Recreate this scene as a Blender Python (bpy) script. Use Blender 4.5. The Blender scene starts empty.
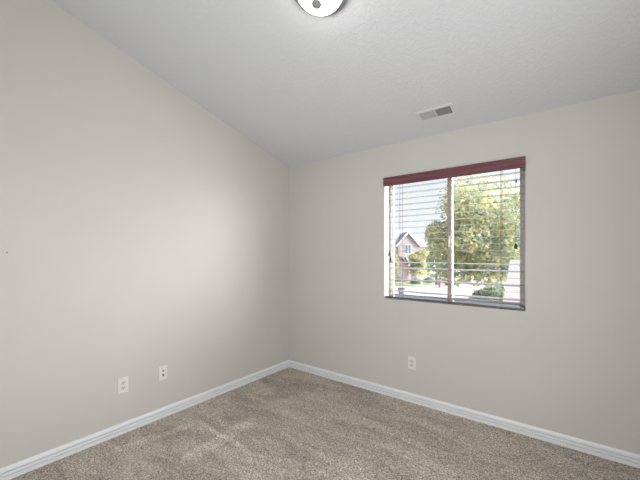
import bpy, bmesh, math, random
import numpy as np
from mathutils import Vector, Matrix, noise as mnoise

random.seed(7)
rng = np.random.default_rng(7)
sc = bpy.context.scene
COL = sc.collection

# ------------------------------------------------------------ camera
YAW = 0.655477
CAMP = Vector((2.7366, -2.9319, 1.3784))
cd = bpy.data.cameras.new('camera')
cam = bpy.data.objects.new('camera', cd)
COL.objects.link(cam)
cam.location = CAMP
cam.rotation_euler = (math.pi / 2, 0, YAW)
cd.sensor_fit = 'HORIZONTAL'
cd.sensor_width = 36.0
cd.lens = 325.89 / 640 * 36.0
cd.shift_y = (253.65 - 240) / 640
cd.clip_start = 0.02
cd.clip_end = 600
sc.camera = cam

# ------------------------------------------------------------ sky, sun, lights, exposure
sc.view_settings.view_transform = 'Standard'
sc.view_settings.look = 'None'
sc.view_settings.gamma = 1
sc.view_settings.exposure = 0.05
sc.view_settings.use_curve_mapping = False

world = bpy.data.worlds.new('sky')
sc.world = world
world.use_nodes = True
wn = world.node_tree.nodes
wl = world.node_tree.links
bg = wn['Background']
tc = wn.new('ShaderNodeTexCoord')
sep = wn.new('ShaderNodeSeparateXYZ')
wl.new(tc.outputs['Generated'], sep.inputs[0])
ramp = wn.new('ShaderNodeValToRGB')
ramp.color_ramp.elements[0].position = 0.0
ramp.color_ramp.elements[0].color = (0.98, 1.0, 1.06, 1)
ramp.color_ramp.elements[1].position = 0.6
ramp.color_ramp.elements[1].color = (0.42, 0.6, 0.95, 1)
e = ramp.color_ramp.elements.new(0.22)
e.color = (0.84, 0.93, 1.10, 1)
wl.new(sep.outputs[2], ramp.inputs[0])
# glow lobe added low in the sky to brighten the left wall
GLOW = Vector((0.86, 0.50, 0.16)).normalized()
dot = wn.new('ShaderNodeVectorMath'); dot.operation = 'DOT_PRODUCT'
dot.inputs[1].default_value = GLOW
wl.new(tc.outputs['Generated'], dot.inputs[0])
mx = wn.new('ShaderNodeMath'); mx.operation = 'MAXIMUM'; mx.inputs[1].default_value = 0
wl.new(dot.outputs['Value'], mx.inputs[0])
pw = wn.new('ShaderNodeMath'); pw.operation = 'POWER'; pw.inputs[1].default_value = 6
wl.new(mx.outputs[0], pw.inputs[0])
ml = wn.new('ShaderNodeMath'); ml.operation = 'MULTIPLY'; ml.inputs[1].default_value = 27.0
wl.new(pw.outputs[0], ml.inputs[0])
ad = wn.new('ShaderNodeMix'); ad.data_type = 'RGBA'; ad.blend_type = 'ADD'
ad.inputs[0].default_value = 1.0
wl.new(ramp.outputs[0], ad.inputs[6])
wl.new(ml.outputs[0], ad.inputs[7])
wl.new(ad.outputs[2], bg.inputs[0])
bg.inputs[1].default_value = 1.0

sd = bpy.data.lights.new('sun', 'SUN')
sd.energy = 3.0
sd.angle = math.radians(2)
sd.color = (1.0, 0.95, 0.88)
sun = bpy.data.objects.new('sun', sd)
COL.objects.link(sun)
sun.rotation_euler = Vector((0.80, -0.18, 0.95)).to_track_quat('Z', 'Y').to_euler()

def area(name, loc, dirv, sx, sy, power, color=(1, 1, 1)):
    d = bpy.data.lights.new(name, 'AREA')
    d.shape = 'RECTANGLE'; d.size = sx; d.size_y = sy
    d.energy = power; d.color = color
    o = bpy.data.objects.new(name, d)
    COL.objects.link(o)
    o.location = loc
    o.rotation_euler = Vector(dirv).to_track_quat('-Z', 'Y').to_euler()
    return o
# fill lights added out of view, in made-up openings behind the camera
area('side_fill_light', (3.52, -2.1, 1.35), (-1, 0, 0.12), 1.5, 1.7, 34, (0.975, 0.99, 1.0))
area('rear_fill_light', (2.2, -3.62, 1.25), (0.05, 1, 0.2), 1.6, 2.1, 37, (0.975, 0.99, 1.0))

STREAKS = [((0.30, -1.42), (1.12, -1.43), 0.026, 0.34), ((0.31, -1.40), (0.20, -2.05), 0.04, 0.24), ((0.62, -1.02), (0.72, -1.85), 0.07, 0.22), ((1.05, -1.2), (1.45, -1.35), 0.05, -0.12)]

# ------------------------------------------------------------ materials
def new_mat(name, color, rough=0.6, metal=0.0, spec=0.5):
    m = bpy.data.materials.new(name)
    m.use_nodes = True
    b = m.node_tree.nodes['Principled BSDF']
    b.inputs['Base Color'].default_value = (*color, 1)
    b.inputs['Roughness'].default_value = rough
    b.inputs['Metallic'].default_value = metal
    b.inputs['Specular IOR Level'].default_value = spec
    return m

def coords(m):
    n = m.node_tree.nodes.new('ShaderNodeTexCoord')
    return n.outputs['Object']

def add_noise(m, scale, detail=2, rough=0.5, dist=0.0, vec=None):
    nt = m.node_tree
    n = nt.nodes.new('ShaderNodeTexNoise')
    n.inputs['Scale'].default_value = scale
    n.inputs['Detail'].default_value = detail
    n.inputs['Roughness'].default_value = rough
    n.inputs['Distortion'].default_value = dist
    nt.links.new(vec if vec is not None else coords(m), n.inputs['Vector'])
    return n.outputs[0]

def mk_ramp(m, fac, stops):
    nt = m.node_tree
    r = nt.nodes.new('ShaderNodeValToRGB')
    el = r.color_ramp.elements
    while len(el) < len(stops):
        el.new(0.5)
    for q, (p, c) in zip(el, stops):
        q.position = p
        q.color = (*c, 1)
    nt.links.new(fac, r.inputs[0])
    return r.outputs[0]

def set_color(m, sock):
    m.node_tree.links.new(sock, m.node_tree.nodes['Principled BSDF'].inputs['Base Color'])

def add_bump(m, height, strength, distance):
    nt = m.node_tree
    b = nt.nodes.new('ShaderNodeBump')
    b.inputs['Strength'].default_value = strength
    b.inputs['Distance'].default_value = distance
    nt.links.new(height, b.inputs['Height'])
    nt.links.new(b.outputs[0], nt.nodes['Principled BSDF'].inputs['Normal'])

def mix_col(m, a, b, fac=1.0, mode='MULTIPLY'):
    nt = m.node_tree
    n = nt.nodes.new('ShaderNodeMix'); n.data_type = 'RGBA'; n.blend_type = mode
    if isinstance(fac, float):
        n.inputs[0].default_value = fac
    else:
        nt.links.new(fac, n.inputs[0])
    nt.links.new(a, n.inputs[6]); nt.links.new(b, n.inputs[7])
    return n.outputs[2]

M = {}
# wall paint: greige with a fine orange-peel
m = M['wall'] = new_mat('wall_paint', (0.60, 0.578, 0.548), 0.62, spec=0.25)
c = mk_ramp(m, add_noise(m, 1.3, 3), [(0.3, (0.588, 0.570, 0.540)), (0.7, (0.610, 0.592, 0.563))])
set_color(m, c)
add_bump(m, add_noise(m, 110, 3, 0.6), 0.12, 0.003)
# ceiling: cool white knock-down texture
m = M['ceiling'] = new_mat('ceiling_paint', (0.675, 0.690, 0.715), 0.85, spec=0.1)
k = add_noise(m, 38, 4, 0.6, 0.6)
k = mk_ramp(m, k, [(0.46, (0, 0, 0)), (0.56, (1, 1, 1))])
add_bump(m, k, 0.4, 0.003)
m = M['trim'] = new_mat('trim_paint', (0.83, 0.845, 0.87), 0.35)
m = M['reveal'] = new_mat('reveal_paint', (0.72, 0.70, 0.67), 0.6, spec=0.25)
# carpet
m = M['carpet'] = new_mat('carpet_pile', (0.3, 0.26, 0.22), 1.0, spec=0.0)
sp = mk_ramp(m, add_noise(m, 125, 4, 0.9), [(0.38, (0.13, 0.105, 0.085)), (0.50, (0.46, 0.41, 0.355)), (0.62, (0.95, 0.87, 0.78))])
vecs = m.node_tree.nodes.new('ShaderNodeMapping')
vecs.inputs['Rotation'].default_value = (0, 0, math.radians(-28))
vecs.inputs['Scale'].default_value = (0.75, 2.3, 1)
m.node_tree.links.new(coords(m), vecs.inputs[0])
big = mk_ramp(m, add_noise(m, 1.9, 4, 0.6, 1.1, vecs.outputs[0]), [(0.38, (0.84, 0.83, 0.82)), (0.5, (1.0, 1.0, 1.0)), (0.58, (1.12, 1.12, 1.12))])
def streak(p, q, w, amt):
    # a brushed track in the pile along the line p-q, wobbling a little
    nt = m.node_tree; d = Vector((q[0]-p[0], q[1]-p[1])); L = d.length; d /= L
    mp = nt.nodes.new('ShaderNodeMapping'); mp.vector_type = 'TEXTURE'
    mp.inputs['Location'].default_value = (p[0], p[1], 0)
    mp.inputs['Rotation'].default_value = (0, 0, math.atan2(d.y, d.x))
    nt.links.new(coords(m), mp.inputs[0])
    sx = nt.nodes.new('ShaderNodeSeparateXYZ'); nt.links.new(mp.outputs[0], sx.inputs[0])
    wob = nt.nodes.new('ShaderNodeMath'); wob.operation = 'MULTIPLY_ADD'; wob.inputs[1].default_value = 0.10
    nt.links.new(add_noise(m, 4, 2), wob.inputs[0]); nt.links.new(sx.outputs[1], wob.inputs[2])
    def band(sock, c, h):
        a = nt.nodes.new('ShaderNodeMath'); a.operation = 'SUBTRACT'; a.inputs[1].default_value = c; nt.links.new(sock, a.inputs[0])
        b = nt.nodes.new('ShaderNodeMath'); b.operation = 'ABSOLUTE'; nt.links.new(a.outputs[0], b.inputs[0])
        r_ = nt.nodes.new('ShaderNodeMapRange'); r_.interpolation_type = 'SMOOTHSTEP'
        r_.inputs[1].default_value = h*1.15; r_.inputs[2].default_value = h*0.5; nt.links.new(b.outputs[0], r_.inputs[0])
        return r_.outputs[0]
    k = nt.nodes.new('ShaderNodeMath'); k.operation = 'MULTIPLY'
    nt.links.new(band(wob.outputs[0], 0.05, w), k.inputs[0]); nt.links.new(band(sx.outputs[0], L/2, L/2), k.inputs[1])
    g = nt.nodes.new('ShaderNodeMath'); g.operation = 'MULTIPLY_ADD'; g.inputs[1].default_value = amt; g.inputs[2].default_value = 1.0
    nt.links.new(k.outputs[0], g.inputs[0])
    return g.outputs[0]
col = mix_col(m, sp, big)
for a_, b_, w_, k_ in STREAKS: col = mix_col(m, col, streak(a_, b_, w_, k_))
set_color(m, col)
add_bump(m, add_noise(m, 260, 2, 0.7), 0.6, 0.006)
# vinyl, plates, metals
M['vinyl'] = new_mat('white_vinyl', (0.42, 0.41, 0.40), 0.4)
M['plate'] = new_mat('white_plastic_plate', (0.76, 0.75, 0.725), 0.35)
M['socket'] = new_mat('ivory_socket', (0.66, 0.64, 0.60), 0.35)
M['slot'] = new_mat('dark_slot', (0.03, 0.028, 0.026), 0.6)
M['brass'] = new_mat('dull_connector_metal', (0.20, 0.17, 0.14), 0.35, 0.9)
M['ventwhite'] = new_mat('vent_enamel', (0.68, 0.69, 0.70), 0.45)
M['ventdark'] = new_mat('duct_dark', (0.025, 0.025, 0.027), 0.8)
M['nickel'] = new_mat('brushed_nickel', (0.50, 0.50, 0.50), 0.34, 1.0)
M['finial'] = new_mat('satin_finial_metal', (0.42, 0.42, 0.42), 0.5, 0.6)
M['cord'] = new_mat('blind_cord', (0.23, 0.14, 0.12), 0.8)
M['tassel'] = new_mat('black_tassel', (0.012, 0.01, 0.01), 0.4)
M['nail'] = new_mat('nail_steel', (0.14, 0.14, 0.14), 0.4, 0.8)
# mahogany
def wood(name, base, dark, rough):
    m = new_mat(name, base, rough)
    mp = m.node_tree.nodes.new('ShaderNodeMapping')
    mp.inputs['Scale'].default_value = (1.4, 30, 30)
    m.node_tree.links.new(coords(m), mp.inputs[0])
    set_color(m, mk_ramp(m, add_noise(m, 2.2, 4, 0.6, 0.4, mp.outputs[0]), [(0.3, dark), (0.7, base)]))
    return m
M['mahogany'] = wood('mahogany_stain', (0.23, 0.088, 0.100), (0.12, 0.042, 0.050), 0.30)
M['slatwood'] = wood('slat_stain', (0.52, 0.37, 0.26), (0.42, 0.28, 0.19), 0.12)
for _n, _v in (('Coat Weight', 1.0), ('Coat IOR', 1.75), ('Coat Roughness', 0.08)):
    M['slatwood'].node_tree.nodes['Principled BSDF'].inputs[_n].default_value = _v
M['railwood'] = wood('rail_stain', (0.09, 0.068, 0.058), (0.055, 0.04, 0.035), 0.25)
for _n, _v in (('Coat Weight', 1.0), ('Coat IOR', 2.8), ('Coat Roughness', 0.12)):
    M['railwood'].node_tree.nodes['Principled BSDF'].inputs[_n].default_value = _v

# lamp glass: lit opal
m = M['opal'] = new_mat('lit_opal_glass', (0.9, 0.9, 0.9), 0.2)
b = m.node_tree.nodes['Principled BSDF']
b.inputs['Emission Color'].default_value = (1.0, 0.975, 0.94, 1)
b.inputs['Emission Strength'].default_value = 8.5

# window glass: clear pane that lets light straight through
m = M['glass'] = bpy.data.materials.new('window_glass')
m.use_nodes = True
nt = m.node_tree
nt.nodes.clear()
out = nt.nodes.new('ShaderNodeOutputMaterial')
tr = nt.nodes.new('ShaderNodeBsdfTransparent'); tr.inputs[0].default_value = (0.97, 0.985, 0.98, 1)
gl = nt.nodes.new('ShaderNodeBsdfGlossy'); gl.inputs['Roughness'].default_value = 0.02
mixs = nt.nodes.new('ShaderNodeMixShader'); mixs.inputs[0].default_value = 0.008
nt.links.new(tr.outputs[0], mixs.inputs[1]); nt.links.new(gl.outputs[0], mixs.inputs[2])
nt.links.new(mixs.outputs[0], out.inputs[0])

# outdoors
m = M['concrete'] = new_mat('sunlit_concrete', (0.62, 0.58, 0.53), 0.9, spec=0.1)
set_color(m, mk_ramp(m, add_noise(m, 0.35, 4), [(0.35, (0.43, 0.37, 0.33)), (0.65, (0.50, 0.43, 0.385))]))
m = M['asphalt'] = new_mat('pale_asphalt', (0.5, 0.5, 0.51), 0.9, spec=0.1)
set_color(m, mk_ramp(m, add_noise(m, 0.5, 4), [(0.35, (0.50, 0.49, 0.49)), (0.65, (0.60, 0.59, 0.59))]))
m = M['grass'] = new_mat('lawn', (0.2, 0.3, 0.1), 0.95, spec=0.1)
set_color(m, mk_ramp(m, add_noise(m, 1.2, 5), [(0.35, (0.22, 0.28, 0.14)), (0.65, (0.42, 0.46, 0.25))]))
def leaf_mat(name, stops, scale, trans=0.45):
    m = bpy.data.materials.new(name)
    m.use_nodes = True
    nt = m.node_tree
    nt.nodes.clear()
    out = nt.nodes.new('ShaderNodeOutputMaterial')
    col = mk_ramp(m, add_noise(m, scale, 4, 0.7), stops)
    d = nt.nodes.new('ShaderNodeBsdfDiffuse'); t = nt.nodes.new('ShaderNodeBsdfTranslucent')
    nt.links.new(col, d.inputs[0]); nt.links.new(col, t.inputs[0])
    x = nt.nodes.new('ShaderNodeMixShader'); x.inputs[0].default_value = trans
    nt.links.new(d.outputs[0], x.inputs[1]); nt.links.new(t.outputs[0], x.inputs[2])
    nt.links.new(x.outputs[0], out.inputs[0])
    return m
YG = (0.82, 0.74, 0.38); MG = (0.43, 0.48, 0.32); BG = (0.25, 0.33, 0.31)
M['leaf'] = leaf_mat('maple_leaves', [(0.36, BG), (0.48, MG), (0.60, YG)], 1.4)
M['leaf_yellow'] = leaf_mat('yellowing_leaves', [(0.36, (0.26, 0.35, 0.25)), (0.48, (0.50, 0.50, 0.27)), (0.62, (0.74, 0.65, 0.34))], 1.6)
M['leaf_green'] = leaf_mat('shrub_leaves', [(0.35, (0.22, 0.30, 0.25)), (0.65, (0.46, 0.52, 0.34))], 1.6)
M['bark'] = new_mat('bark', (0.26, 0.21, 0.19), 0.9)
M['bark_pale'] = new_mat('pale_bark', (0.62, 0.56, 0.48), 0.9)
M['siding'] = new_mat('tan_siding', (0.50, 0.41, 0.38), 0.8)
M['stucco'] = new_mat('grey_stucco', (0.42, 0.35, 0.35), 0.8)
M['white_trim'] = new_mat('white_trim', (0.8, 0.79, 0.77), 0.6)
m = M['brick'] = new_mat('brick', (0.5, 0.28, 0.22), 0.85)
br = m.node_tree.nodes.new('ShaderNodeTexBrick')
br.inputs['Color1'].default_value = (0.50, 0.33, 0.27, 1)
br.inputs['Color2'].default_value = (0.38, 0.25, 0.22, 1)
br.inputs['Mortar'].default_value = (0.62, 0.57, 0.52, 1)
br.inputs['Scale'].default_value = 4.0
m.node_tree.links.new(coords(m), br.inputs[0])
set_color(m, br.outputs[0])
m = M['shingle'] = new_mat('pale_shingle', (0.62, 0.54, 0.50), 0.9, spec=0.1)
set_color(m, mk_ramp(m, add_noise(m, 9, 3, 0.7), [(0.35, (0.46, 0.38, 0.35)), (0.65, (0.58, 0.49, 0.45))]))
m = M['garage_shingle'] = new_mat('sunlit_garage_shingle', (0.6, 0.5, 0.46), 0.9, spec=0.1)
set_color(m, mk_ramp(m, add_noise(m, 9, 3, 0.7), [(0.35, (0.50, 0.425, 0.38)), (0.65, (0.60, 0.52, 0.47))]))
M['shingle_blue'] = new_mat('grey_blue_shingle', (0.24, 0.28, 0.36), 0.9, spec=0.1)
M['dark_pane'] = new_mat('house_window_glass', (0.16, 0.19, 0.26), 0.15)
M['garage_door'] = new_mat('garage_door_paint', (0.40, 0.38, 0.40), 0.6)
M['car_white'] = new_mat('white_car_paint', (0.80, 0.80, 0.80), 0.2)
M['car_dark'] = new_mat('car_glass', (0.05, 0.06, 0.08), 0.1)
M['tire'] = new_mat('tire_rubber', (0.04, 0.04, 0.04), 0.8)
M['tub'] = new_mat('grey_tub', (0.22, 0.20, 0.24), 0.7)

# ------------------------------------------------------------ mesh helpers
def obj(name, bm, mat, parent=None, loc=None, smooth=False):
    me = bpy.data.meshes.new(name)
    bmesh.ops.recalc_face_normals(bm, faces=bm.faces)
    bm.to_mesh(me); bm.free()
    if smooth:
        for p in me.polygons: p.use_smooth = True
    mats = mat if isinstance(mat, (list, tuple)) else [mat]
    for q in mats: me.materials.append(q)
    o = bpy.data.objects.new(name, me)
    COL.objects.link(o)
    if parent is not None: o.parent = parent
    if loc is not None: o.location = loc
    return o

def empty(name, loc, rot=(0, 0, 0)):
    o = bpy.data.objects.new(name, None)
    o.empty_display_size = 0.1
    COL.objects.link(o)
    o.location = loc; o.rotation_euler = rot
    return o

def tag(o, label, cat, group=None, kind=None):
    o['label'] = label; o['category'] = cat
    if group: o['group'] = group
    if kind: o['kind'] = kind
    return o

def struct(o):
    o['kind'] = 'structure'
    return o

def box(bm, x0, x1, y0, y1, z0, z1, bev=0.0):
    vs = [bm.verts.new(p) for p in ((x0,y0,z0),(x1,y0,z0),(x1,y1,z0),(x0,y1,z0),(x0,y0,z1),(x1,y0,z1),(x1,y1,z1),(x0,y1,z1))]
    fs = [bm.faces.new([vs[i] for i in f]) for f in ((0,3,2,1),(4,5,6,7),(0,1,5,4),(1,2,6,5),(2,3,7,6),(3,0,4,7))]
    if bev > 0:
        es = list({e for f in fs for e in f.edges})
        bmesh.ops.bevel(bm, geom=es, offset=bev, segments=2, affect='EDGES', profile=0.5)
    return vs

def prism(bm, pts, axis, a, b):
    """extrude a closed outline along an axis: pts are 2-D"""
    def P(p, t):
        if axis == 'x': return (t, p[0], p[1])
        if axis == 'y': return (p[0], t, p[1])
        return (p[0], p[1], t)
    A = [bm.verts.new(P(p, a)) for p in pts]; B = [bm.verts.new(P(p, b)) for p in pts]
    n = len(pts)
    bm.faces.new(A); bm.faces.new(B[::-1])
    for i in range(n):
        bm.faces.new((A[i], B[i], B[(i+1) % n], A[(i+1) % n]))

def lathe(bm, prof, seg=48, M4=None, axis='z'):
    rings = []
    for r, z in prof:
        if r < 1e-6:
            rings.append([bm.verts.new((0, 0, z))])
        else:
            rings.append([bm.verts.new((r*math.cos(2*math.pi*i/seg), r*math.sin(2*math.pi*i/seg), z)) for i in range(seg)])
    for a, b in zip(rings, rings[1:]):
        for i in range(seg):
            j = (i+1) % seg
            if len(a) == 1 and len(b) == 1: continue
            if len(a) == 1: bm.faces.new((a[0], b[j], b[i]))
            elif len(b) == 1: bm.faces.new((a[i], a[j], b[0]))
            else: bm.faces.new((a[i], a[j], b[j], b[i]))
    if M4 is not None:
        vs = [v for r in rings for v in r]
        bmesh.ops.transform(bm, matrix=M4, verts=vs)

def tube(bm, pts, rads, seg=8):
    pts = [Vector(p) for p in pts]
    if not isinstance(rads, (list, tuple)): rads = [rads]*len(pts)
    rings = []
    for i, p in enumerate(pts):
        d = (pts[min(i+1, len(pts)-1)] - pts[max(i-1, 0)]).normalized()
        u = d.cross(Vector((0.31, 0.95, 0.07))).normalized(); v = d.cross(u)
        rings.append([bm.verts.new(p + rads[i]*(math.cos(2*math.pi*k/seg)*u + math.sin(2*math.pi*k/seg)*v)) for k in range(seg)])
    for a, b in zip(rings, rings[1:]):
        for k in range(seg):
            bm.faces.new((a[k], a[(k+1) % seg], b[(k+1) % seg], b[k]))
    bm.faces.new(rings[0][::-1]); bm.faces.new(rings[-1])

# ------------------------------------------------------------ room shell
RX, RY = 3.32, -3.40         # right wall, wall behind the camera
H0, SL = 2.44, 0.2684        # ceiling height over the window wall, its slope
def ceil_z(y): return H0 - SL*y
WX0, WX1, WZ0, WZ1 = 1.283, 2.463, 0.938, 2.12
WT = 0.17

# window wall, with the opening cut into it
bm = bmesh.new()
xs = [-0.15, WX0, WX1, RX+0.15]; zs = [-0.1, WZ0, WZ1, H0+0.02]
grid = {}
for yi, y in enumerate((0.0, WT)):
    for i, x in enumerate(xs):
        for j, z in enumerate(zs):
            grid[yi, i, j] = bm.verts.new((x, y, z))
for i in range(3):
    for j in range(3):
        if (i, j) == (1, 1): continue
        bm.faces.new([grid[0, a, b_] for a, b_ in ((i,j),(i+1,j),(i+1,j+1),(i,j+1))])
        bm.faces.new([grid[1, a, b_] for a, b_ in ((i,j),(i,j+1),(i+1,j+1),(i+1,j))])
rev = []
for a, b_ in (((1,1),(2,1)), ((2,1),(2,2)), ((2,2),(1,2)), ((1,2),(1,1))):
    rev.append(bm.faces.new((grid[(0,)+a], grid[(1,)+a], grid[(1,)+b_], grid[(0,)+b_])))
for i in range(3):
    bm.faces.new((grid[0,i,0], grid[1,i,0], grid[1,i+1,0], grid[0,i+1,0]))
    bm.faces.new((grid[0,i,3], grid[1,i,3], grid[1,i+1,3], grid[0,i+1,3]))
for j in range(3):
    bm.faces.new((grid[0,0,j], grid[1,0,j], grid[1,0,j+1], grid[0,0,j+1]))
    bm.faces.new((grid[0,3,j], grid[1,3,j], grid[1,3,j+1], grid[0,3,j+1]))
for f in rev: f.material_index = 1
struct(obj('wall_back', bm, [M['wall'], M['reveal']]))

def side_wall(name, x0, x1, hole=None):
    bm = bmesh.new()
    y0, y1 = RY-0.15, 0.0
    if hole is None:
        prism(bm, [(y0, -0.1), (y1, -0.1), (y1, ceil_z(y1)+0.02), (y0, ceil_z(y0)+0.02)], 'x', x0, x1)
    else:
        h0, h1, hz = hole
        prism(bm, [(y0, -0.1), (h0, -0.1), (h0, ceil_z(h0)+0.02), (y0, ceil_z(y0)+0.02)], 'x', x0, x1)
        prism(bm, [(h1, -0.1), (y1, -0.1), (y1, ceil_z(y1)+0.02), (h1, ceil_z(h1)+0.02)], 'x', x0, x1)
        prism(bm, [(h0, hz), (h1, hz), (h1, ceil_z(h1)+0.02), (h0, ceil_z(h0)+0.02)], 'x', x0, x1)
    struct(obj(name, bm, M['wall']))
side_wall('wall_left', -0.15, 0.0)
side_wall('wall_right', RX, RX+0.15, (-2.85, -1.35, 2.2))  # opening added for the fill light from the right
bm = bmesh.new()
zf = ceil_z(RY)
box(bm, 0, 1.35, RY-0.15, RY, -0.1, zf); box(bm, 3.05, RX, RY-0.15, RY, -0.1, zf); box(bm, 1.35, 3.05, RY-0.15, RY, 2.2, zf)  # gap added for the fill light from behind
struct(obj('wall_front', bm, M['wall']))

# unseen shells added behind the two openings to shut out the sun
bm = bmesh.new()
box(bm, 4.4, 4.5, -3.2, -1.0, -0.1, 2.5); box(bm, RX+0.15, 4.5, -1.1, -1.0, -0.1, 2.5); box(bm, RX+0.15, 4.5, -3.2, -3.1, -0.1, 2.5)
box(bm, RX+0.15, 4.5, -3.2, -1.0, 2.4, 2.5)
box(bm, 1.2, 3.2, -4.5, -4.4, -0.1, 2.5); box(bm, 1.1, 1.2, -4.5, RY-0.15, -0.1, 2.5); box(bm, 3.2, 3.3, -4.5, RY-0.15, -0.1, 2.5)
box(bm, 1.1, 3.3, -4.5, RY-0.15, 2.4, 2.5)
box(bm, RX+0.15, 4.5, -3.2, -1.0, -0.1, -0.012); box(bm, 1.1, 3.3, -4.5, RY-0.15, -0.1, -0.012)
struct(obj('sun_block_shell', bm, M['wall']))
bm = bmesh.new()
prism(bm, [(0.17, ceil_z(0.17)), (RY-0.15, ceil_z(RY-0.15)), (RY-0.15, ceil_z(RY-0.15)+0.15), (0.17, ceil_z(0.17)+0.15)], 'x', -0.15, RX+0.15)
struct(obj('ceiling', bm, M['ceiling']))

# floor: carpet with a real uneven pile surface
nx, ny = 400, 410
gx = np.linspace(-0.02, RX+0.16, nx); gy = np.linspace(RY-0.16, 0.02, ny)
X, Y = np.meshgrid(gx, gy, indexing='ij')
Zn = rng.normal(0, 1, (nx, ny))
Zs = (Zn + np.roll(Zn, 1, 0) + np.roll(Zn, 1, 1) + np.roll(Zn, (1, 1), (0, 1)))/2
edge = np.clip(np.minimum(X, -Y)/0.10, 0.1, 1)
Z = -0.004 + 0.0020*edge*np.clip(Zs, -2, 2)
V = np.stack([X, Y, Z], -1).reshape(-1, 3)
idx = np.arange(nx*ny).reshape(nx, ny)
F = np.stack([idx[:-1, :-1], idx[1:, :-1], idx[1:, 1:], idx[:-1, 1:]], -1).reshape(-1, 4)
me = bpy.data.meshes.new('floor')
me.from_pydata(V.tolist(), [], F.tolist())
me.materials.append(M['carpet'])
for p in me.polygons: p.use_smooth = True
fo = bpy.data.objects.new('floor', me); COL.objects.link(fo); struct(fo)

# baseboards: stepped colonial profile (distance from the wall, height)
PROF = [(0, -0.01), (0.0150, -0.01), (0.0160, 0.0215), (0.0050, 0.0220), (0.0050, 0.0280), (0.0155, 0.0285), (0.0155, 0.0450), (0.0020, 0.0455), (0.0020, 0.0535), (0.0135, 0.0540), (0.0125, 0.0660), (0.008, 0.075), (0.004, 0.078), (0, 0.078)]
def miter_board(name, ends, build):
    bm = bmesh.new()
    rings = []
    for e_ in ends:
        rings.append([bm.verts.new(build(e_, d, z)) for d, z in PROF])
    n = len(PROF)
    for k in range(n):
        bm.faces.new((rings[0][k], rings[1][k], rings[1][(k+1) % n], rings[0][(k+1) % n]))
    bm.faces.new(rings[0]); bm.faces.new(rings[1][::-1])
    return struct(obj(name, bm, M['trim']))
miter_board('baseboard_left', (0, 1), lambda e_, d, z: (d, -d if e_ == 0 else RY, z))
miter_board('baseboard_back', (0, 1), lambda e_, d, z: (d if e_ == 0 else RX, -d, z))

# ------------------------------------------------------------ window
win = struct(empty('window_1', ((WX0+WX1)/2, 0.10, WZ0)))
hw = (WX1-WX0)/2; hh = WZ1-WZ0
def ring_frame(bm, x0, x1, z0, z1, w, y0, y1, bev=0.003):
    box(bm, x0, x0+w, y0, y1, z0, z1, bev); box(bm, x1-w, x1, y0, y1, z0, z1, bev)
    box(bm, x0+w, x1-w, y0, y1, z0, z0+w, bev); box(bm, x0+w, x1-w, y0, y1, z1-w, z1, bev)
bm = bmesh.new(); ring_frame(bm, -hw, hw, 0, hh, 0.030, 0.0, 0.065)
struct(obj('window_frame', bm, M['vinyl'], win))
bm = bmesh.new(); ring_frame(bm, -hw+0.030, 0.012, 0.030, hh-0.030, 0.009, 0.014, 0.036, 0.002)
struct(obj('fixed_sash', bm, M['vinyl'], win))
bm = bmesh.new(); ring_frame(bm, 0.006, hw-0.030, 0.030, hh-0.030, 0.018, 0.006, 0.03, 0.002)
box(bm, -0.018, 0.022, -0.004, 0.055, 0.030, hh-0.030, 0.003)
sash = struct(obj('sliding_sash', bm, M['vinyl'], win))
bm = bmesh.new(); box(bm, -0.008, 0.008, -0.016, -0.004, 0.50, 0.60, 0.003); box(bm, -0.005, 0.005, -0.026, -0.014, 0.53, 0.56, 0.002)
struct(obj('sash_latch', bm, M['white_trim'], sash))
bm = bmesh.new(); box(bm, -hw+0.038, 0.001, 0.023, 0.027, 0.038, hh-0.038)
struct(obj('window_glass', bm, M['glass'], win))
bm = bmesh.new(); box(bm, 0.018, hw-0.047, 0.016, 0.020, 0.045, hh-0.047)
struct(obj('window_glass', bm, M['glass'], win))

# ------------------------------------------------------------ window blind
BX = (WX0+WX1)/2
blind = tag(empty('window_blind', (BX, 0.0, 2.12)), 'open horizontal blind with a mahogany red valance hanging in the window', 'window blind')
bm = bmesh.new()
hwv = hw + 0.001
prof = [(-0.020, 0.000), (-0.024, -0.003), (-0.024, -0.014), (-0.020, -0.019), (-0.020, -0.026), (-0.0225, -0.031), (-0.0225, -0.062), (-0.019, -0.068), (-0.0225, -0.073), (-0.0225, -0.082), (-0.012, -0.085), (-0.010, -0.085), (-0.010, 0.000)]
prism(bm, prof, 'x', -hwv, hwv)
obj('valance', bm, M['mahogany'], blind)
bm = bmesh.new(); box(bm, -hw+0.006, hw-0.006, 0.002, 0.055, -0.050, -0.004, 0.002)
obj('head_rail', bm, M['railwood'], blind)
SW = 0.058
tilts = [-1.5, -1, 0, -1, 0.5, -0.5, 0, 0.5, -0.5, 0.0, 0.5, -0.5, 0.0, 7, 9, -3, 10, -6, 8]
for k_ in range(19):
    z = 2.0126 - 0.0553*k_ - 2.12
    t = math.radians(tilts[k_])
    bm = bmesh.new()
    # slightly crowned slat
    n = 6; top = []; bot = []
    for i in range(n+1):
        u = -SW/2 + SW*i/n
        cr = 0.0012*(1-(2*i/n-1)**2)
        top.append((u, cr+0.0012)); bot.append((u, cr-0.0012))
    pts = bot + top[::-1]
    ct, st = math.cos(t), math.sin(t)
    pts = [(p[0]*ct - p[1]*st, p[0]*st + p[1]*ct) for p in pts]
    prism(bm, pts, 'x', -hw+0.010, hw-0.010)
    obj('slat', bm, M['slatwood'], blind, (0, 0.034, z))
bm = bmesh.new(); box(bm, -hw+0.010, hw-0.008, -0.029, 0.029, -0.009, 0.009, 0.003)
rail = obj('bottom_rail', bm, M['railwood'], blind, (0, 0.034, 0.9575-2.12))
rail.rotation_euler = (math.radians(9), 0, 0)
lx = (1.443-BX, 0.016, 2.296-BX)
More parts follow.
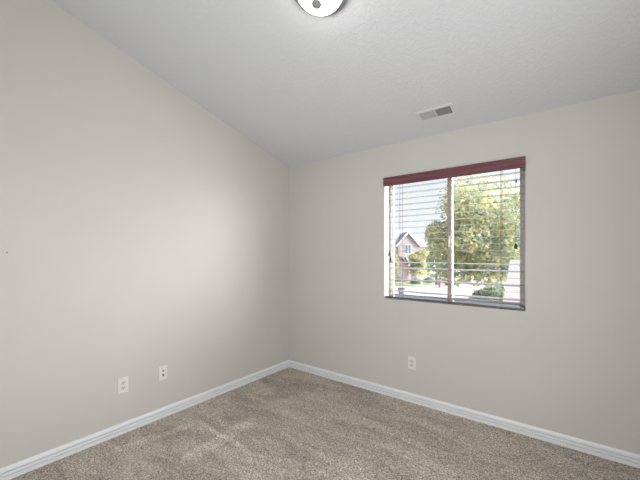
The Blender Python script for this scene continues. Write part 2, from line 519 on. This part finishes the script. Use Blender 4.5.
for x in lx:
    bm = bmesh.new()
    for yy in (0.0035, 0.0645):
        tube(bm, [(x, yy, -0.05), (x, yy, 0.966-2.12+0.006)], 0.0019, 6)
    for k_ in range(19):
        z = 2.0126 - 0.0553*k_ - 2.12 - 0.003
        tube(bm, [(x, 0.0035, z), (x, 0.0645, z)], 0.0006, 4)
    obj('ladder_cord', bm, M['cord'], blind)
    bm = bmesh.new(); lathe(bm, [(0, -0.010), (0.006, -0.009), (0.007, -0.004), (0.006, 0), (0, 0)], 12, Matrix.Translation((x, -0.024, -0.008)))
    obj('cord_button', bm, M['tassel'], rail)
def pull(x, y, z):
    bm = bmesh.new()
    tube(bm, [(x, y+0.012, -0.05), (x, y, -0.09), (x, y, z-2.12+0.01)], 0.0012, 6)
    pc = obj('pull_cord', bm, M['cord'], blind)
    bm = bmesh.new(); lathe(bm, [(0, 0.021), (0.005, 0.020), (0.009, 0.006), (0.011, -0.013), (0.009, -0.019), (0, -0.020)], 12, Matrix.Translation((x, y, z-2.12)))
    obj('tassel', bm, M['tassel'], pc, smooth=True)
    return pc
pull(1.337-BX, -0.008, 1.376); pull(1.353-BX, -0.008, 1.318)
pc = pull(2.400-BX, -0.008, 1.434)
bm = bmesh.new(); lathe(bm, [(0, 0.014), (0.005, 0.012), (0.008, 0), (0.005, -0.012), (0, -0.014)], 12, Matrix.Translation((2.402-BX, -0.008, 1.94-2.12)))
obj('cord_equalizer', bm, M['brass'], pc, smooth=True)

# ------------------------------------------------------------ wall plates
def screw(bm, z):
    lathe(bm, [(0, 0.0015), (0.003, 0.001), (0.0035, 0)], 12, Matrix.Translation((0, 0, z)))
def plate(name, loc, rotz, kind, label, cat, group=None):
    """local: plate lies in XZ, faces -Y"""
    t = tag(empty(name, loc, (0, 0, rotz)), label, cat, group)
    bm = bmesh.new()
    box(bm, -0.038, 0.038, -0.0065, 0, -0.0595, 0.0595, 0.0028)
    obj('cover_plate', bm, M['plate'], t)
    Rx = Matrix.Rotation(math.pi/2, 4, 'X')
    if kind == 'duplex':
        for s in (1, -1):
            bm = bmesh.new()
            pts = []
            for i in range(32):
                a = 2*math.pi*i/32
                pts.append((0.0172*math.cos(a), s*0.0195 + max(-0.0142, min(0.0142, 0.0172*math.sin(a)))))
            prism(bm, pts, 'y', -0.0088, -0.005)
            so = obj('socket', bm, M['socket'], t)
            bm = bmesh.new()
            for x, hz in ((-0.0065, 0.0050), (0.0065, 0.0040)):
                box(bm, x-0.0013, x+0.0013, -0.0092, -0.0086, s*0.0195+0.003-hz, s*0.0195+0.003+hz)
            lathe(bm, [(0, 0.0006), (0.0027, 0.0006), (0.0027, 0)], 12, Matrix.Translation((0, -0.0086, s*0.0195-0.0085)) @ Rx)
            obj('slot', bm, M['slot'], so)
        bm = bmesh.new(); lathe(bm, [(0, 0.0012), (0.0028, 0.0008), (0.0032, 0)], 12, Matrix.Translation((0, -0.0065, 0)) @ Rx)
        obj('screw', bm, M['plate'], t)
    else:
        for z, r in ((0.018, 0.0050), (-0.017, 0.0070)):
            bm = bmesh.new()
            lathe(bm, [(r+0.002, 0), (r+0.002, 0.002), (r*0.75, 0.003), (r*0.75, 0.009), (r*0.4, 0.009), (r*0.4, 0.003), (0, 0.003)], 6 if z < 0 else 20, Matrix.Translation((0, -0.0065, z)) @ Rx)
            obj('jack', bm, M['brass'], t)
        for z in (0.042, -0.042):
            bm = bmesh.new(); lathe(bm, [(0, 0.0012), (0.0028, 0.0008), (0.0032, 0)], 12, Matrix.Translation((0, -0.0065, z)) @ Rx)
            obj('screw', bm, M['plate'], t)
    return t
plate('power_outlet', (0, -1.866, 0.365), math.pi/2, 'duplex', 'white double power outlet low on the left wall, left of the cable jack plate', 'power outlet')
plate('cable_jack_plate', (0, -1.556, 0.370), math.pi/2, 'jack', 'white wall plate with two dark cable jacks, low on the left wall', 'wall jack')
plate('power_outlet', (1.565, 0, 0.360), 0, 'duplex', 'white double power outlet on the window wall, below the window', 'power outlet')

bm = bmesh.new(); lathe(bm, [(0, 0.012), (0.0042, 0.0115), (0.0042, 0.009), (0.0018, 0.0085), (0.0018, -0.004), (0, -0.004)], 12, Matrix.Rotation(math.pi/2, 4, 'Y'))
tag(obj('wall_nail', bm, M['nail'], loc=(0, -2.52, 1.387)), 'tiny dark nail stuck in the left wall near the edge', 'nail')

# ------------------------------------------------------------ ceiling vent
SA = math.atan(SL)
# local frame: X along the wall, Y up the slope away from the window wall mirrored, Z = out of the ceiling (down)
def on_ceiling(x, y):
    o = Matrix.Translation((x, y, ceil_z(y))) @ Matrix.Rotation(math.pi - SA, 4, 'X')
    return o
def ceil_empty(name, x, y):
    e_ = empty(name, (0, 0, 0)); e_.matrix_world = on_ceiling(x, y); return e_
vent = tag(ceil_empty('ceiling_vent', 1.874, -0.277), 'white two-panel air vent in the sloped ceiling above the window', 'air vent')
VW, VD = 0.1475, 0.070
bm = bmesh.new()
ox, oy = 0.117, 0.0435
outer = [(-VW, -VD), (VW, -VD), (VW, VD), (-VW, VD)]
def ringz(zo, zi, xo, yo, xi, yi):
    A = [bm.verts.new((sx*xo, sy*yo, zo)) for sx, sy in ((-1,-1),(1,-1),(1,1),(-1,1))]
    B = [bm.verts.new((sx*xi, sy*yi, zi)) for sx, sy in ((-1,-1),(1,-1),(1,1),(-1,1))]
    for i in range(4): bm.faces.new((A[i], A[(i+1) % 4], B[(i+1) % 4], B[i]))
ringz(0.0, 0.005, VW, VD, VW-0.004, VD-0.004)
ringz(0.005, 0.007, VW-0.004, VD-0.004, ox+0.004, oy+0.004)
ringz(0.007, -0.004, ox+0.004, oy+0.004, ox, oy)
box(bm, -0.007, 0.007, -oy, oy, -0.001, 0.006, 0.001)
bmesh.ops.remove_doubles(bm, verts=bm.verts, dist=1e-6)
obj('vent_frame', bm, M['ventwhite'], vent)
bm = bmesh.new(); box(bm, -ox-0.001, ox+0.001, -oy-0.001, oy+0.001, 0.0004, 0.0014)
obj('duct_shadow_panel', bm, M['ventdark'], vent)
for half in (-1, 1):
    bm = bmesh.new()
    nf = 9
    for i in range(nf):
        x = half*(0.011 + (0.103)*(i+0.5)/nf)
        a = math.radians(35)*half
        L = 0.0048 if half < 0 else 0.0040; th = 0.0007
        dx, dz = math.sin(a)*L, math.cos(a)*L*0.55
        nxv, nzv = math.cos(a)*th, -math.sin(a)*th
        z0 = 0.0040
        pts = [(x-dx-nxv, z0-dz-nzv), (x+dx-nxv, z0+dz-nzv), (x+dx+nxv, z0+dz+nzv), (x-dx+nxv, z0-dz+nzv)]
        prism(bm, pts, 'y', -oy, oy)
    for yy in (-0.022, 0, 0.022):
        box(bm, min(half*0.008, half*ox), max(half*0.008, half*ox), yy-0.0008, yy+0.0008, 0.0015, 0.0030)
    obj('louver', bm, M['ventwhite'], vent)

# ------------------------------------------------------------ ceiling lamp
LX, LY = 1.648, -1.515
lamp = tag(ceil_empty('ceiling_lamp', LX, LY), 'round flush lamp with lit white glass dome on the ceiling', 'ceiling lamp')
bm = bmesh.new()
lathe(bm, [(0.0, 0.0), (0.162, 0.0), (0.168, 0.004), (0.168, 0.016), (0.163, 0.022), (0.136, 0.024), (0.134, 0.018), (0.0, 0.020)], 64)
obj('pan', bm, M['nickel'], lamp, smooth=False)
bm = bmesh.new()
prof = [(0.132, 0.021)]
for i in range(0, 17):
    a = math.pi/2*i/16
    prof.append((0.133*math.cos(a) if i < 16 else 0.0, 0.026 + 0.090*math.sin(a)))
lathe(bm, prof, 64)
obj('glass_dome', bm, M['opal'], lamp, smooth=True)
bm = bmesh.new()
lathe(bm, [(0, 0.108), (0.012, 0.110), (0.013, 0.118), (0.026, 0.120), (0.028, 0.124), (0.026, 0.128), (0.012, 0.130), (0.009, 0.136), (0, 0.138)], 28)
obj('finial', bm, M['finial'], lamp)

# ------------------------------------------------------------ outdoors (a street frame turned by the angle of the house)
GZ = -3.0
rv = Vector((math.cos(YAW), math.sin(YAW), 0)); fv = Vector((-math.sin(YAW), math.cos(YAW), 0))
ORG = Vector((2.7366, -2.9319, 0))
def S(lat, fwd, z=GZ): 
    p = ORG + rv*lat + fv*fwd
    return Vector((p.x, p.y, z))
def strip(name, l0, l1, f0, f1, z0, z1, mat):
    bm = bmesh.new(); box(bm, l0, l1, f0, f1, z0, z1)
    o = obj(name, bm, mat, loc=S(0, 0, 0)); o.rotation_euler = (0, 0, YAW)
    return struct(o)
strip('ground', -120, 120, 8, 160, GZ-0.4, GZ-0.06, M['concrete'])
strip('street', -120, 120, 31, 44.5, GZ-0.07, GZ, M['asphalt'])
strip('kerb', -120, 120, 38.2, 38.6, GZ-0.05, GZ+0.09, M['concrete'])
strip('lawn', -6.0, 16, 45.5, 49.5, GZ-0.07, GZ+0.03, M['grass'])
strip('far_lawn', -120, 120, 56, 150, GZ-0.07, GZ+0.03, M['grass'])

# the neighbouring garage roof just outside on the right
gar = tag(empty('garage', (3.6, 6.25, GZ)), 'attached garage with pale pink-beige shingle roof outside the window at right', 'garage')
bm = bmesh.new()
rz, sl = 1.23 - GZ, 0.83
for s in (-1, 1):
    prism(bm, [(0, rz), (s*2.3, rz-2.3*sl), (s*2.3, rz-2.3*sl-0.12), (0, rz-0.12)], 'x', -2.04, 2.6)
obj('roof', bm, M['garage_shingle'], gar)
bm = bmesh.new()
prism(bm, [(-2.0, 0), (2.0, 0), (2.0, rz-2.0*sl-0.14), (0, rz-0.14), (-2.0, rz-2.0*sl-0.14)], 'x', -1.8, 2.4)
obj('wall', bm, M['siding'], gar)

# houses
def house():
    h = tag(empty('house', S(14.4, 54), (0, 0, YAW)), 'tan two-storey house with front gable and pale roof across the street', 'house')
    # local x = lateral, y = away; ground z=0, centred under its front gable
    bm = bmesh.new(); box(bm, -2.1, 4.2, 1.2, 9.0, 0, 5.7)
    obj('wall', bm, M['siding'], h)
    bm = bmesh.new()   # hipped main roof
    A = [bm.verts.new(p) for p in ((-2.3, 0.7, 5.75), (4.5, 0.7, 5.75), (4.5, 9.5, 5.75), (-2.3, 9.5, 5.75))]
    B = [bm.verts.new(p) for p in ((-0.8, 5.1, 8.55), (1.6, 5.1, 8.55))]
    C_ = [bm.verts.new((v.co.x, v.co.y, 5.55)) for v in A]
    for f in ((A[0], A[1], B[1], B[0]), (A[1], A[2], B[1]), (A[2], A[3], B[0], B[1]), (A[3], A[0], B[0]), C_): bm.faces.new(f)
    for i in range(4): bm.faces.new((A[i], C_[i], C_[(i+1) % 4], A[(i+1) % 4]))
    obj('main_roof', bm, M['shingle'], h)
    bm = bmesh.new(); prism(bm, [(-1.55, 0), (1.55, 0), (1.55, 5.9), (0, 7.75), (-1.55, 5.9)], 'y', -0.6, 1.4)
    obj('gable_wall', bm, M['stucco'], h)
    bm = bmesh.new()
    for s in (-1, 1):
        prism(bm, [(0, 8.02), (s*1.95, 5.70), (s*1.95, 5.52), (0, 7.80)], 'y', -0.95, 3.6)
    obj('gable_roof', bm, M['shingle_blue'], h)
    bm = bmesh.new()
    for s in (-1, 1):
        prism(bm, [(0, 8.04), (s*1.97, 5.72), (s*1.97, 5.45), (0, 7.72)], 'y', -1.02, -0.95)
    obj('bargeboard', bm, M['white_trim'], h)
    bm = bmesh.new(); box(bm, -0.55, 0.55, -0.68, -0.58, 4.3, 5.9)
    wf = obj('window', bm, M['white_trim'], h)
    for sx in (-0.25, 0.25):
        bm = bmesh.new(); box(bm, sx-0.2, sx+0.2, -0.72, -0.66, 4.42, 5.78); obj('pane', bm, M['dark_pane'], wf)
    bm = bmesh.new(); prism(bm, [(-2.6, 3.0), (0.0, 4.2), (0.0, 4.05), (-2.6, 2.85)], 'x', -0.4, 2.6)
    obj('porch_roof', bm, M['shingle'], h)
    for x in (-0.2, 1.1, 2.4):
        bm = bmesh.new(); box(bm, x-0.12, x+0.12, -2.4, -2.16, 0, 2.9); obj('porch_post', bm, M['white_trim'], h)
    bm = bmesh.new(); prism(bm, [(-2.2, 0), (-0.5, 0), (-0.5, 2.8), (-1.35, 3.7), (-2.2, 2.8)], 'y', -1.6, 1.2)
    obj('entry_gable', bm, M['brick'], h)
    bm = bmesh.new()
    for s in (-1, 1):
        prism(bm, [(-1.35, 3.95), (-1.35+s*1.15, 2.75), (-1.35+s*1.15, 2.6), (-1.35, 3.75)], 'y', -1.85, 1.2)
    obj('entry_roof', bm, M['shingle_blue'], h)
    bm = bmesh.new(); box(bm, -1.85, -0.85, -1.68, -1.58, 0, 2.1); obj('door', bm, M['garage_door'], h)
    for x0 in (0.0, 2.9):
        bm = bmesh.new(); box(bm, x0, x0+1.1, -0.7 if x0 < 1 else 1.12, -0.58 if x0 < 1 else 1.22, 0.8, 2.3); obj('window', bm, M['dark_pane'], h)
    return h
house()
def house2():
    h = tag(empty('house', S(27, 72), (0, 0, YAW + 0.1)), 'distant pale house half hidden behind the big tree', 'house')
    bm = bmesh.new(); box(bm, -7, 7, 0, 8, 0, 3.4); obj('wall', bm, M['white_trim'], h)
    bm = bmesh.new()
    for s in (-1, 1):
        prism(bm, [(4, 5.6), (4+s*4.6, 3.3), (4+s*4.6, 3.1), (4, 5.4)], 'x', -7.5, 7.5)
    obj('roof', bm, M['shingle'], h)
    for x0 in (-5, -1, 3):
        bm = bmesh.new(); box(bm, x0, x0+1.4, -0.06, 0.03, 1.0, 2.4); obj('window', bm, M['dark_pane'], h)
house2()

# trees
def tree(name, base, cz, rh, rvv, nleaf, size, mat, bark, label, cat='tree', group=None, trunk_r=0.16, clumps=26, seed=1, squash=1.0):
    R = np.random.default_rng(seed)
    t = tag(empty(name, base), label, cat, group)
    bm = bmesh.new()
    top = cz - base.z
    tube(bm, [(0, 0, -0.1), (0.05, 0.03, top*0.45), (0.0, 0.1, top)], [trunk_r*1.25, trunk_r, trunk_r*0.5], 10)
    rr = random.Random(seed)
    for i in range(7):
        a = 2*math.pi*i/7 + rr.random(); z0 = top*(0.45+0.07*i)
        tube(bm, [(0.02, 0.05, z0), (rh*0.35*math.cos(a), rh*0.35*math.sin(a), z0+rvv*0.25), (rh*0.72*math.cos(a), rh*0.72*math.sin(a), z0+rvv*0.5)], [trunk_r*0.5, trunk_r*0.3, trunk_r*0.1], 6)
    obj('trunk', bm, bark, t)
    # clumps of leaves on an egg-shaped crown
    cs = []
    for i in range(clumps):
        d = R.normal(size=3); d /= np.linalg.norm(d)
        r = R.uniform(0.35, 0.86)
        cs.append((np.array([d[0]*rh*r, d[1]*rh*r, top + d[2]*rvv*r]), R.uniform(0.24, 0.40)))
    which = R.integers(0, clumps, nleaf)
    d = R.normal(size=(nleaf, 3)); d /= np.linalg.norm(d, axis=1)[:, None]
    rad = R.uniform(0.45, 1.05, nleaf)**0.6
    C0 = np.array([c_[0] for c_ in cs])[which]; sc_ = np.array([c_[1] for c_ in cs])[which]
    P = C0 + d*(rad*sc_)[:, None]*np.array([rh, rh, rvv*0.8])
    # each leaf: a small folded blade of two triangles
    u = R.normal(size=(nleaf, 3)); u /= np.linalg.norm(u, axis=1)[:, None]
    w = np.cross(u, R.normal(size=(nleaf, 3))); w /= np.linalg.norm(w, axis=1)[:, None]
    s = size*R.uniform(0.6, 1.2, nleaf)[:, None]
    V = np.stack([P-u*s, P+w*s*0.55, P+u*s, P-w*s*0.55], 1).reshape(-1, 3)
    F = np.arange(nleaf*4).reshape(-1, 4)
    me = bpy.data.meshes.new('foliage'); me.from_pydata(V.tolist(), [], F.tolist()); me.materials.append(mat)
    o = bpy.data.objects.new('foliage', me); COL.objects.link(o); o.parent = t
    return t
def lat(px, F): return (px-320)/325.9*F
tree('maple_tree', S(lat(489, 26), 26), 2.9, 5.1, 5.3, 19000, 0.19, M['leaf'], M['bark'],
     'big yellow-green tree filling the right window pane', trunk_r=0.2, clumps=54, seed=3)
tree('young_tree', S(lat(421, 42.5), 42.5), 0.4, 1.9, 2.6, 2600, 0.19, M['leaf_yellow'], M['bark_pale'],
     'small yellow tree with pale trunk in front of the tan house', trunk_r=0.10, clumps=18, seed=5)
tree('street_tree', S(lat(437, 46.5), 46.5), 2.6, 2.0, 3.9, 3400, 0.22, M['leaf'], M['bark'],
     'mid-size green tree just left of the big tree', trunk_r=0.22, clumps=22, seed=8)
tree('slender_tree', S(lat(391, 49), 49), 0.4, 1.4, 3.3, 2200, 0.18, M['leaf_yellow'], M['bark'],
     'slender tree beside the tan house at the left edge of the window', trunk_r=0.12, clumps=16, seed=11)
tree('background_tree', S(lat(468, 62), 62), 0.5, 6.5, 4.0, 4200, 0.3, M['leaf_green'], M['bark'],
     'dark green tree far behind the big tree', trunk_r=0.25, clumps=30, seed=14)
for i, (px, F_, r, lb) in enumerate([(416, 47.5, 0.8, 'low green bush on the lawn under the small yellow tree'), (429, 50, 0.8, 'round green bush below the mid-size tree'), (451, 45.5, 0.7, 'green bush in front of the white car'), (493, 25, 2.0, 'large grey-green shrub under the big tree')]):
    R = np.random.default_rng(40+i)
    n = 700 if r < 1.5 else 2600
    d = R.normal(size=(n, 3)); d /= np.linalg.norm(d, axis=1)[:, None]; d[:, 2] = np.abs(d[:, 2])
    P = d*(r*R.uniform(0.55, 1.0, n))[:, None] + [0, 0, 0.05]
    P[:, 2] *= 0.9
    u = R.normal(size=(n, 3)); u /= np.linalg.norm(u, axis=1)[:, None]
    w = np.cross(u, R.normal(size=(n, 3))); w /= np.linalg.norm(w, axis=1)[:, None]
    V = np.stack([P-u*.14, P+w*.08, P+u*.14, P-w*.08], 1).reshape(-1, 3)
    me = bpy.data.meshes.new('bush'); me.from_pydata(V.tolist(), [], np.arange(n*4).reshape(-1, 4).tolist()); me.materials.append(M['leaf_green'])
    o = bpy.data.objects.new('bush', me); COL.objects.link(o); o.location = S(lat(px, F_), F_)
    tag(o, lb, 'bush', 'bushes across the street' if F_ > 30 else None)

# parked car, mailbox pillar, tub
def car():
    F_ = 51.5
    t = tag(empty('car', S(lat(457, F_), F_, GZ-0.02), (0, 0, YAW)), 'white car parked across the street behind the window bar', 'car')
    bm = bmesh.new()
    side = [(-2.2, 0.35), (2.2, 0.35), (2.25, 0.8), (2.1, 1.05), (1.2, 1.15), (0.55, 1.72), (-1.5, 1.76), (-2.1, 1.15), (-2.25, 0.9)]
    prism(bm, side, 'y', -0.9, 0.9)
    bmesh.ops.bevel(bm, geom=list(bm.edges), offset=0.05, segments=2, affect='EDGES')
    obj('body', bm, M['car_white'], t)
    bm = bmesh.new()
    prism(bm, [(-1.85, 1.14), (1.0, 1.14), (0.5, 1.60), (-1.4, 1.63)], 'y', -0.915, -0.895)
    obj('side_window', bm, M['car_dark'], t)
    for x in (-1.4, 1.4):
        for y in (-0.85, 0.85):
            bm = bmesh.new(); lathe(bm, [(0, -0.1), (0.33, -0.1), (0.36, -0.06), (0.36, 0.06), (0.33, 0.1), (0, 0.1)], 20, Matrix.Rotation(math.pi/2, 4, 'X'))
            obj('wheel', bm, M['tire'], t, (x, y, 0.36))
car()
mp = tag(empty('mailbox_pillar', S(lat(442, 42.9), 42.9), (0, 0, YAW)), 'short brick mailbox pillar at the far side of the street', 'mailbox')
bm = bmesh.new(); box(bm, -0.34, 0.34, -0.34, 0.34, 0, 0.86); obj('pillar', bm, M['brick'], mp)
bm = bmesh.new(); box(bm, -0.40, 0.40, -0.40, 0.40, 0.86, 0.92, 0.01); prism(bm, [(-0.36, 0.92), (0.36, 0.92), (0.2, 1.02), (-0.2, 1.02)], 'y', -0.36, 0.36); obj('cap', bm, M['brick'], mp)
bm = bmesh.new(); box(bm, -0.12, 0.12, -0.37, -0.33, 0.5, 0.72, 0.01); obj('mail_door', bm, M['garage_door'], mp)
bm = bmesh.new()
lathe(bm, [(0, 0), (0.24, 0), (0.27, 0.03), (0.38, 0.72), (0.41, 0.74), (0.41, 0.80), (0.36, 0.80), (0.33, 0.72), (0, 0.70)], 28)
tag(obj('planter_tub', bm, M['tub'], loc=S(lat(401.5, 34.0), 34.0, GZ)), 'small grey flared tub standing on the near side of the street', 'tub')
